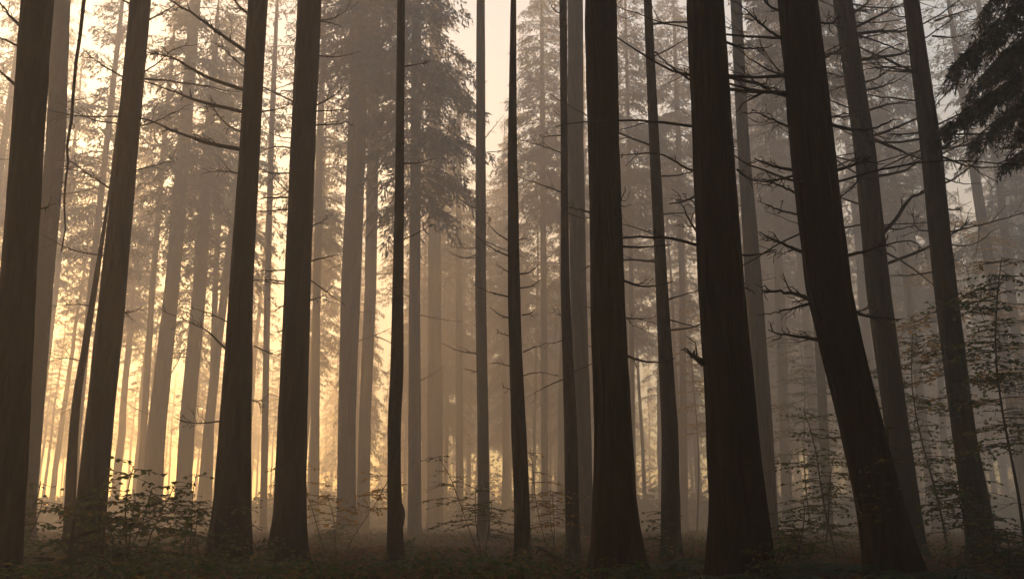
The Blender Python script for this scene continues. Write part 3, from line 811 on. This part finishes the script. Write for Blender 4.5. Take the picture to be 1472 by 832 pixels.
def young_fir(px, d, top, span, seed, label):
    d = near(d)
    p = at(px, 416, d); gz = ground_z(p[0], d); h = at(px, top, d)[2] - gz
    root = empty('young_fir', (p[0], d, gz), label, 'fir')
    mb = MB(); tube(mb, [(0, 0, -.1), (.01, 0, h * .5), (0, .01, h * .97)], [.03, .018, .006], 7)
    link('trunk', mb.mesh('trunk', M_TWIG), root)
    link('crown', crown_mesh(seed, h, span * d / F_PX, .10, 5, .25, 1.6, M_NEEDLE, .085, .016), root, (0, 0, .04))
young_fir(142, 13, 738, 66, 71, 'low spreading dark green young fir at the foot of the leafy bush')
young_fir(185, 12.6, 764, 60, 72, 'lowest broad young fir in the shade near the lower left corner')

def frond(mb, base, az, L, rise, seed, mat=0, pw=.055, droop=.9):
    g = np.random.default_rng(seed)
    s = np.linspace(0, 1, 12)
    d = np.array([math.cos(az), math.sin(az)])
    r = L * (s * .55 + s * s * .35)
    P = np.stack([base[0] + d[0] * r, base[1] + d[1] * r, base[2] + L * (rise * s - rise * droop * s ** 2.4)], 1)
    tube(mb, P, np.linspace(.004, .001, 12), 3, mat)
    n = 20
    u = np.linspace(.16, .99, n)
    pos = np.stack([np.interp(u, s, P[:, i]) for i in range(3)], 1)
    tg = unit(np.stack([np.interp(u, s, np.gradient(P[:, i])) for i in range(3)], 1))
    sd = unit(np.cross(tg, [0, 0, 1.0])); up = np.cross(sd, tg)
    pl = L * .26 * np.sin(np.clip(u * 1.02, 0, 1) ** .75 * math.pi) ** .8 + .012
    for sg in (-1, 1):
        D = unit(sd * sg + tg * .35 - up * .18 + g.normal(0, .06, (n, 3)))
        leaves(mb, pos, D, unit(up + g.normal(0, .12, (n, 3))), pl, pl * .22 + .006, mat, .05)

FERN = []
for q in range(3):
    mb = MB(); frond(mb, (0, 0, 0), 0, [.62, .5, .72][q], [.75, .9, .6][q], 40 + q)
    FERN.append(mb.mesh('frond', M_FERN))
def fern(px, d, label, s=1.0, n=8, dz=0.0):
    d = near(d); s *= .62
    p = at(px, 416, d)
    root = empty('fern', (p[0], d, ground_z(p[0], d) + dz), label, 'fern', rz=random.uniform(0, 6))
    for q in range(n):
        f = link('frond', FERN[q % 3], root)
        f.rotation_euler = (random.gauss(0, .12), random.gauss(0, .12), q * 6.283 / n + random.gauss(0, .2))
        f.scale = (s * random.uniform(.8, 1.15),) * 3
fern(1272, 10.0, 'large fern with pale lit fronds before the foot of the massive leaning trunk', 1.5, 9)
fern(890, 11.4, 'small upright fern at the foot of the massive shaggy trunk', .95, 7)
fern(1040, 9.8, 'dark fern left of the arching bush by the widest trunk', 1.25, 8)
fern(1110, 10.6, 'fern on the right side of the widest trunk foot', 1.2, 8)
fern(1000, 14.0, 'fern between the olive trunk and the widest trunk', 1.2, 8)
fern(958, 13.0, 'fern right of the massive shaggy trunk', 1.1, 8)
fern(640, 14.5, 'fern on the open floor right of the slim trunk with a bump', 1.0, 8)
fern(575, 14.3, 'fern hugging the foot of the slim trunk with a bump', 1.0, 8)
fern(452, 14.6, 'fern right of the broad trunk with stubs', 1.15, 8)
fern(375, 14.2, 'fern between the two dark trunks left of centre', 1.15, 8)
fern(700, 15.5, 'fern in front of the straight greyish trunk', .9, 7)
fern(255, 13.2, 'fern at the lower edge right of the young firs', 1.25, 8)
fern(60, 12.6, 'fern beside the thick left edge trunk', 1.25, 8)
fern(1330, 11.4, 'fern right of the massive leaning trunk foot', 1.2, 8)
fern(1460, 12.2, 'fern in the lower right corner', 1.3, 8)
fern(1180, 12.5, 'fern in the gap left of the massive leaning trunk', 1.2, 8)

def scatter(n, y0, y1, seed, pw=1.6):
    g = np.random.default_rng(seed)
    y = y0 + (y1 - y0) * g.random(n) ** pw
    x = g.uniform(-.70, .70, n) * y
    return g, np.array([[a, b, ground_z(a, b)] for a, b in zip(x, y)])
def litter():
    g, P = scatter(30000, 4, 32, 5)
    P[:, 2] += g.uniform(.005, .05, len(P))
    a = g.uniform(0, 2 * math.pi, len(P))
    D = np.stack([np.cos(a), np.sin(a), g.normal(0, .3, len(P))], 1)
    Nn = unit(np.array([0, 0, 1.0]) + g.normal(0, .35, (len(P), 3)))
    mb = MB(); sz = g.uniform(.035, .075, len(P))
    leaves(mb, P, D, Nn, sz, sz * .6)
    tag(link('leaf_litter', mb.mesh('leaf_litter', M_LITTER, smooth=False)), 'red brown fallen leaves covering the forest floor', 'leaf litter', kind='stuff')
litter()
def bracken():
    g, P = scatter(1700, 6.4, 36, 6, 1.3)
    mb = MB()
    for i, p in enumerate(P):
        c = noise.noise(Vector((p[0] * .25, p[1] * .25, 4.0)))
        if c < -.12: continue
        k = .26 + .40 * max(0, c)
        for q in range(5):
            frond(mb, p, g.uniform(0, 6.28), k * g.uniform(.5, .95), g.uniform(.5, 1.05), int(g.integers(1e6)), droop=g.uniform(.9, 1.3))
    tag(link('bracken', mb.mesh('bracken', M_BRACKEN, smooth=False)), 'rusty dead bracken covering the forest floor', 'bracken', kind='stuff')
bracken()
def herbs():
    g, P = scatter(2800, 5, 36, 8, 1.3)
    mb = MB(); A, B, C, S = [], [], [], []
    for p in P:
        if noise.noise(Vector((p[0] * .22, p[1] * .22, 9.0))) < -.05: continue
        n = int(g.integers(8, 20))
        A.append(p + np.stack([g.normal(0, .12, n), g.normal(0, .12, n), g.uniform(.02, .22, n)], 1))
        a = g.uniform(0, 6.28, n); B.append(np.stack([np.cos(a), np.sin(a), g.normal(-.1, .3, n)], 1))
        C.append(unit(np.array([0, 0, 1.0]) + g.normal(0, .4, (n, 3)))); S.append(g.uniform(.03, .065, n))
    S = np.concatenate(S)
    leaves(mb, np.concatenate(A), np.concatenate(B), np.concatenate(C), S, S * .5)
    tag(link('undergrowth', mb.mesh('undergrowth', M_BEECH, smooth=False)), 'low green undergrowth spread over the forest floor', 'undergrowth', kind='stuff')
herbs()

def thicket():
    g = np.random.default_rng(77)
    mb = MB(); A, B, C, S = [], [], [], []
    for q in range(1300):
        az = g.uniform(-.66, .66); r = g.uniform(62, 150)
        x, y = r * math.sin(az), r * math.cos(az); z = ground_z(x, y)
        n = 70; h = g.uniform(.8, 2.6) + (g.uniform(0, 7.5) if az > -.25 else 0) * (r > 95)
        if az < -.2 and r > 100 and g.random() < .5: continue
        A.append(np.stack([x + g.normal(0, .9, n), y + g.normal(0, .9, n), z + h * g.random(n) ** .7 * (1 - .3 * g.random(n))], 1))
        a = g.uniform(0, 6.28, n); B.append(np.stack([np.cos(a), np.sin(a), g.normal(0, .4, n)], 1))
        C.append(g.normal(0, 1, (n, 3)) + np.array([0, 0, .5])); S.append(g.uniform(.25, .6, n))
    S = np.concatenate(S)
    leaves(mb, np.concatenate(A), np.concatenate(B), unit(np.concatenate(C)), S, S * .55)
    tag(link('distant_thicket', mb.mesh('distant_thicket', M_BEECH, smooth=False)), 'low leafy thicket far back among the hazy trunks', 'thicket', kind='stuff')
thicket()

# fallen limb, hanging vine
def px_thing(name, cat, label, pts, d0, d1, r0, seed, mat, twigs, tl, end=.2, part='stem'):
    d0, d1, r0, tl = d0 * K, d1 * K, r0 * K, tl * K
    n = len(pts)
    W = [at(x, y, d0 + (d1 - d0) * i / (n - 1)) for i, (x, y) in enumerate(pts)]
    o = link(name, branch_mesh(W, r0, seed, twigs, tl).mesh(name, mat, W[0]), None, W[0])
    return tag(o, label, cat)
px_thing('fallen_branch', 'branch', 'broken branch lying aslant on the floor left of the massive shaggy trunk', [(838, 826), (826, 814), (800, 800), (772, 785)], 14.6, 15.4, .045, 91, M_TWIG, 5, .35)
px_thing('hanging_vine', 'vine', 'thin dark vine hanging free beside the golden brown trunk at upper left', [(128, -60), (121, 0), (109, 100), (98, 205), (93, 270), (86, 360)], 14.0, 14.0, .026, 92, M_TWIG, 9, .25)

# ------------------------------------------------------------------ dark spruce whose boughs hang into the upper right corner
def bough_mesh(pts, r0, seed, tl, hang, origin, sp=.026):
    g = np.random.default_rng(seed)
    P = smooth_path(pts, 20); n = 20
    s = np.linspace(0, 1, n)
    mb = MB(); tube(mb, P, np.linspace(r0, .004, n), 6, 0)
    L = np.linalg.norm(np.diff(P, axis=0), axis=1).sum()
    ns = int(L / sp)
    ss = np.sort(g.uniform(.04, 1, ns))
    spn = np.stack([np.interp(ss, s, P[:, k]) for k in range(3)], 1)
    tg = unit(np.stack([np.interp(ss, s, np.gradient(P[:, k])) for k in range(3)], 1))
    side = unit(np.cross(tg, [0, 0, 1.0]))
    for sgn in (-1, 1):
        tw = tl * (.35 + .9 * (1 - ss)) * g.uniform(.45, 1.3, ns)
        an = g.uniform(.5, 1.1, ns)[:, None]
        td = unit(tg * np.cos(an) + sgn * side * np.sin(an) * .8 + np.array([0, 0, -1.0]) * (hang * g.uniform(.5, 1.4, ns))[:, None])
        for i in range(0, ns, 2):
            q = np.linspace(0, 1, 4)[:, None]
            tube(mb, spn[i] + td[i] * tw[i] * q - np.array([0, 0, .16]) * tw[i] * q * q, [.004, .003, .002, .001], 3, 0)
        nb = np.maximum(6, (tw / .012).astype(int))
        idx = np.repeat(np.arange(ns), nb)
        u = g.random(len(idx))
        dz = np.zeros((len(idx), 3)); dz[:, 2] = -.16 * u * u * tw[idx]
        pos = spn[idx] + td[idx] * (tw[idx] * u)[:, None] + dz
        bd = unit(td[idx] + g.normal(0, .55, (len(idx), 3)))
        sd = np.cross(bd, unit(g.normal(0, 1, (len(idx), 3))))
        blades(mb, pos, bd, sd, .085 * g.uniform(.6, 1.3, len(idx)), .014, 1)
    return mb.mesh('bough', [M_TWIG, M_NEEDLE_DK], origin, smooth=False)
def corner_spruce():
    d = 9.0
    near_tree('TC', 'spruce_tree', 'dark spruce beyond the right edge whose heavy drooping boughs fill the upper right corner', d / K,
              [(0, 1640, 1690), (416, 1665, 1722), (832, 1690, 1755)], 26, M_BARK, 1, 18.0, 30, .15)
    root, base = TREE['TC'][:2]
    for q, (pts, dep, tl, hang) in enumerate([
            ([(1665, -130), (1560, -70), (1465, 0), (1372, 92)], (9, 8.6, 8.3, 8.2), .80, .75),
            ([(1665, -60), (1570, -10), (1480, 40), (1392, 130)], (9, 9.2, 9.4, 9.5), .75, .85),
            ([(1668, 0), (1570, 60), (1465, 108), (1352, 186)], (9, 8.7, 8.5, 8.4), .62, .55),
            ([(1668, 40), (1570, 110), (1480, 140), (1385, 212)], (9, 9.3, 9.6, 9.8), .62, .7),
            ([(1670, -190), (1570, -150), (1490, -80), (1408, 20)], (9, 9.1, 9.2, 9.3), .90, .75),
            ([(1670, -90), (1580, -30), (1510, 20), (1430, 90)], (9, 8.9, 8.8, 8.7), .80, .8),
            ([(1670, 20), (1590, 70), (1520, 110), (1440, 165)], (9, 8.9, 8.8, 8.7), .70, .7),
            ([(1672, -250), (1600, -200), (1530, -120), (1455, -30)], (9, 8.9, 8.8, 8.7), .95, .8),
            ([(1672, -150), (1600, -100), (1550, -40), (1480, 60)], (9, 9.2, 9.3, 9.4), .85, .8),
            ([(1672, -40), (1600, 20), (1540, 70), (1475, 130)], (9, 9.2, 9.3, 9.4), .75, .8),
            ([(1672, 60), (1600, 100), (1530, 130), (1462, 190)], (9, 8.8, 8.7, 8.6), .6, .7),
            ([(1672, 150), (1560, 170), (1500, 195), (1440, 240)], (9, 9.1, 9.2, 9.3), .40, .5)]):
        W = [at(x, y, dd) for (x, y), dd in zip(pts, dep)]
        link('bough', bough_mesh(W, .03, 300 + q, tl, hang, base), root)
    limb('TC', [(1680, 60), (1560, 110), (1471, 163), (1442, 180), (1400, 217)], .02, .3, 8, .3)
corner_spruce()


# ------------------------------------------------------------------ render settings
sc.render.engine = 'CYCLES'
cy = sc.cycles
cy.use_denoising = True
cy.denoiser = 'OPENIMAGEDENOISE'
cy.max_bounces = 6
cy.diffuse_bounces = 3
cy.glossy_bounces = 2
cy.transmission_bounces = 3
cy.volume_bounces = 3
cy.sample_clamp_indirect = 4
cy.caustics_reflective = False
cy.caustics_refractive = False
vs = sc.view_settings
vs.view_transform = 'Standard'
vs.look = 'None'
vs.gamma = 1
vs.use_curve_mapping = False
vs.exposure = 0.8
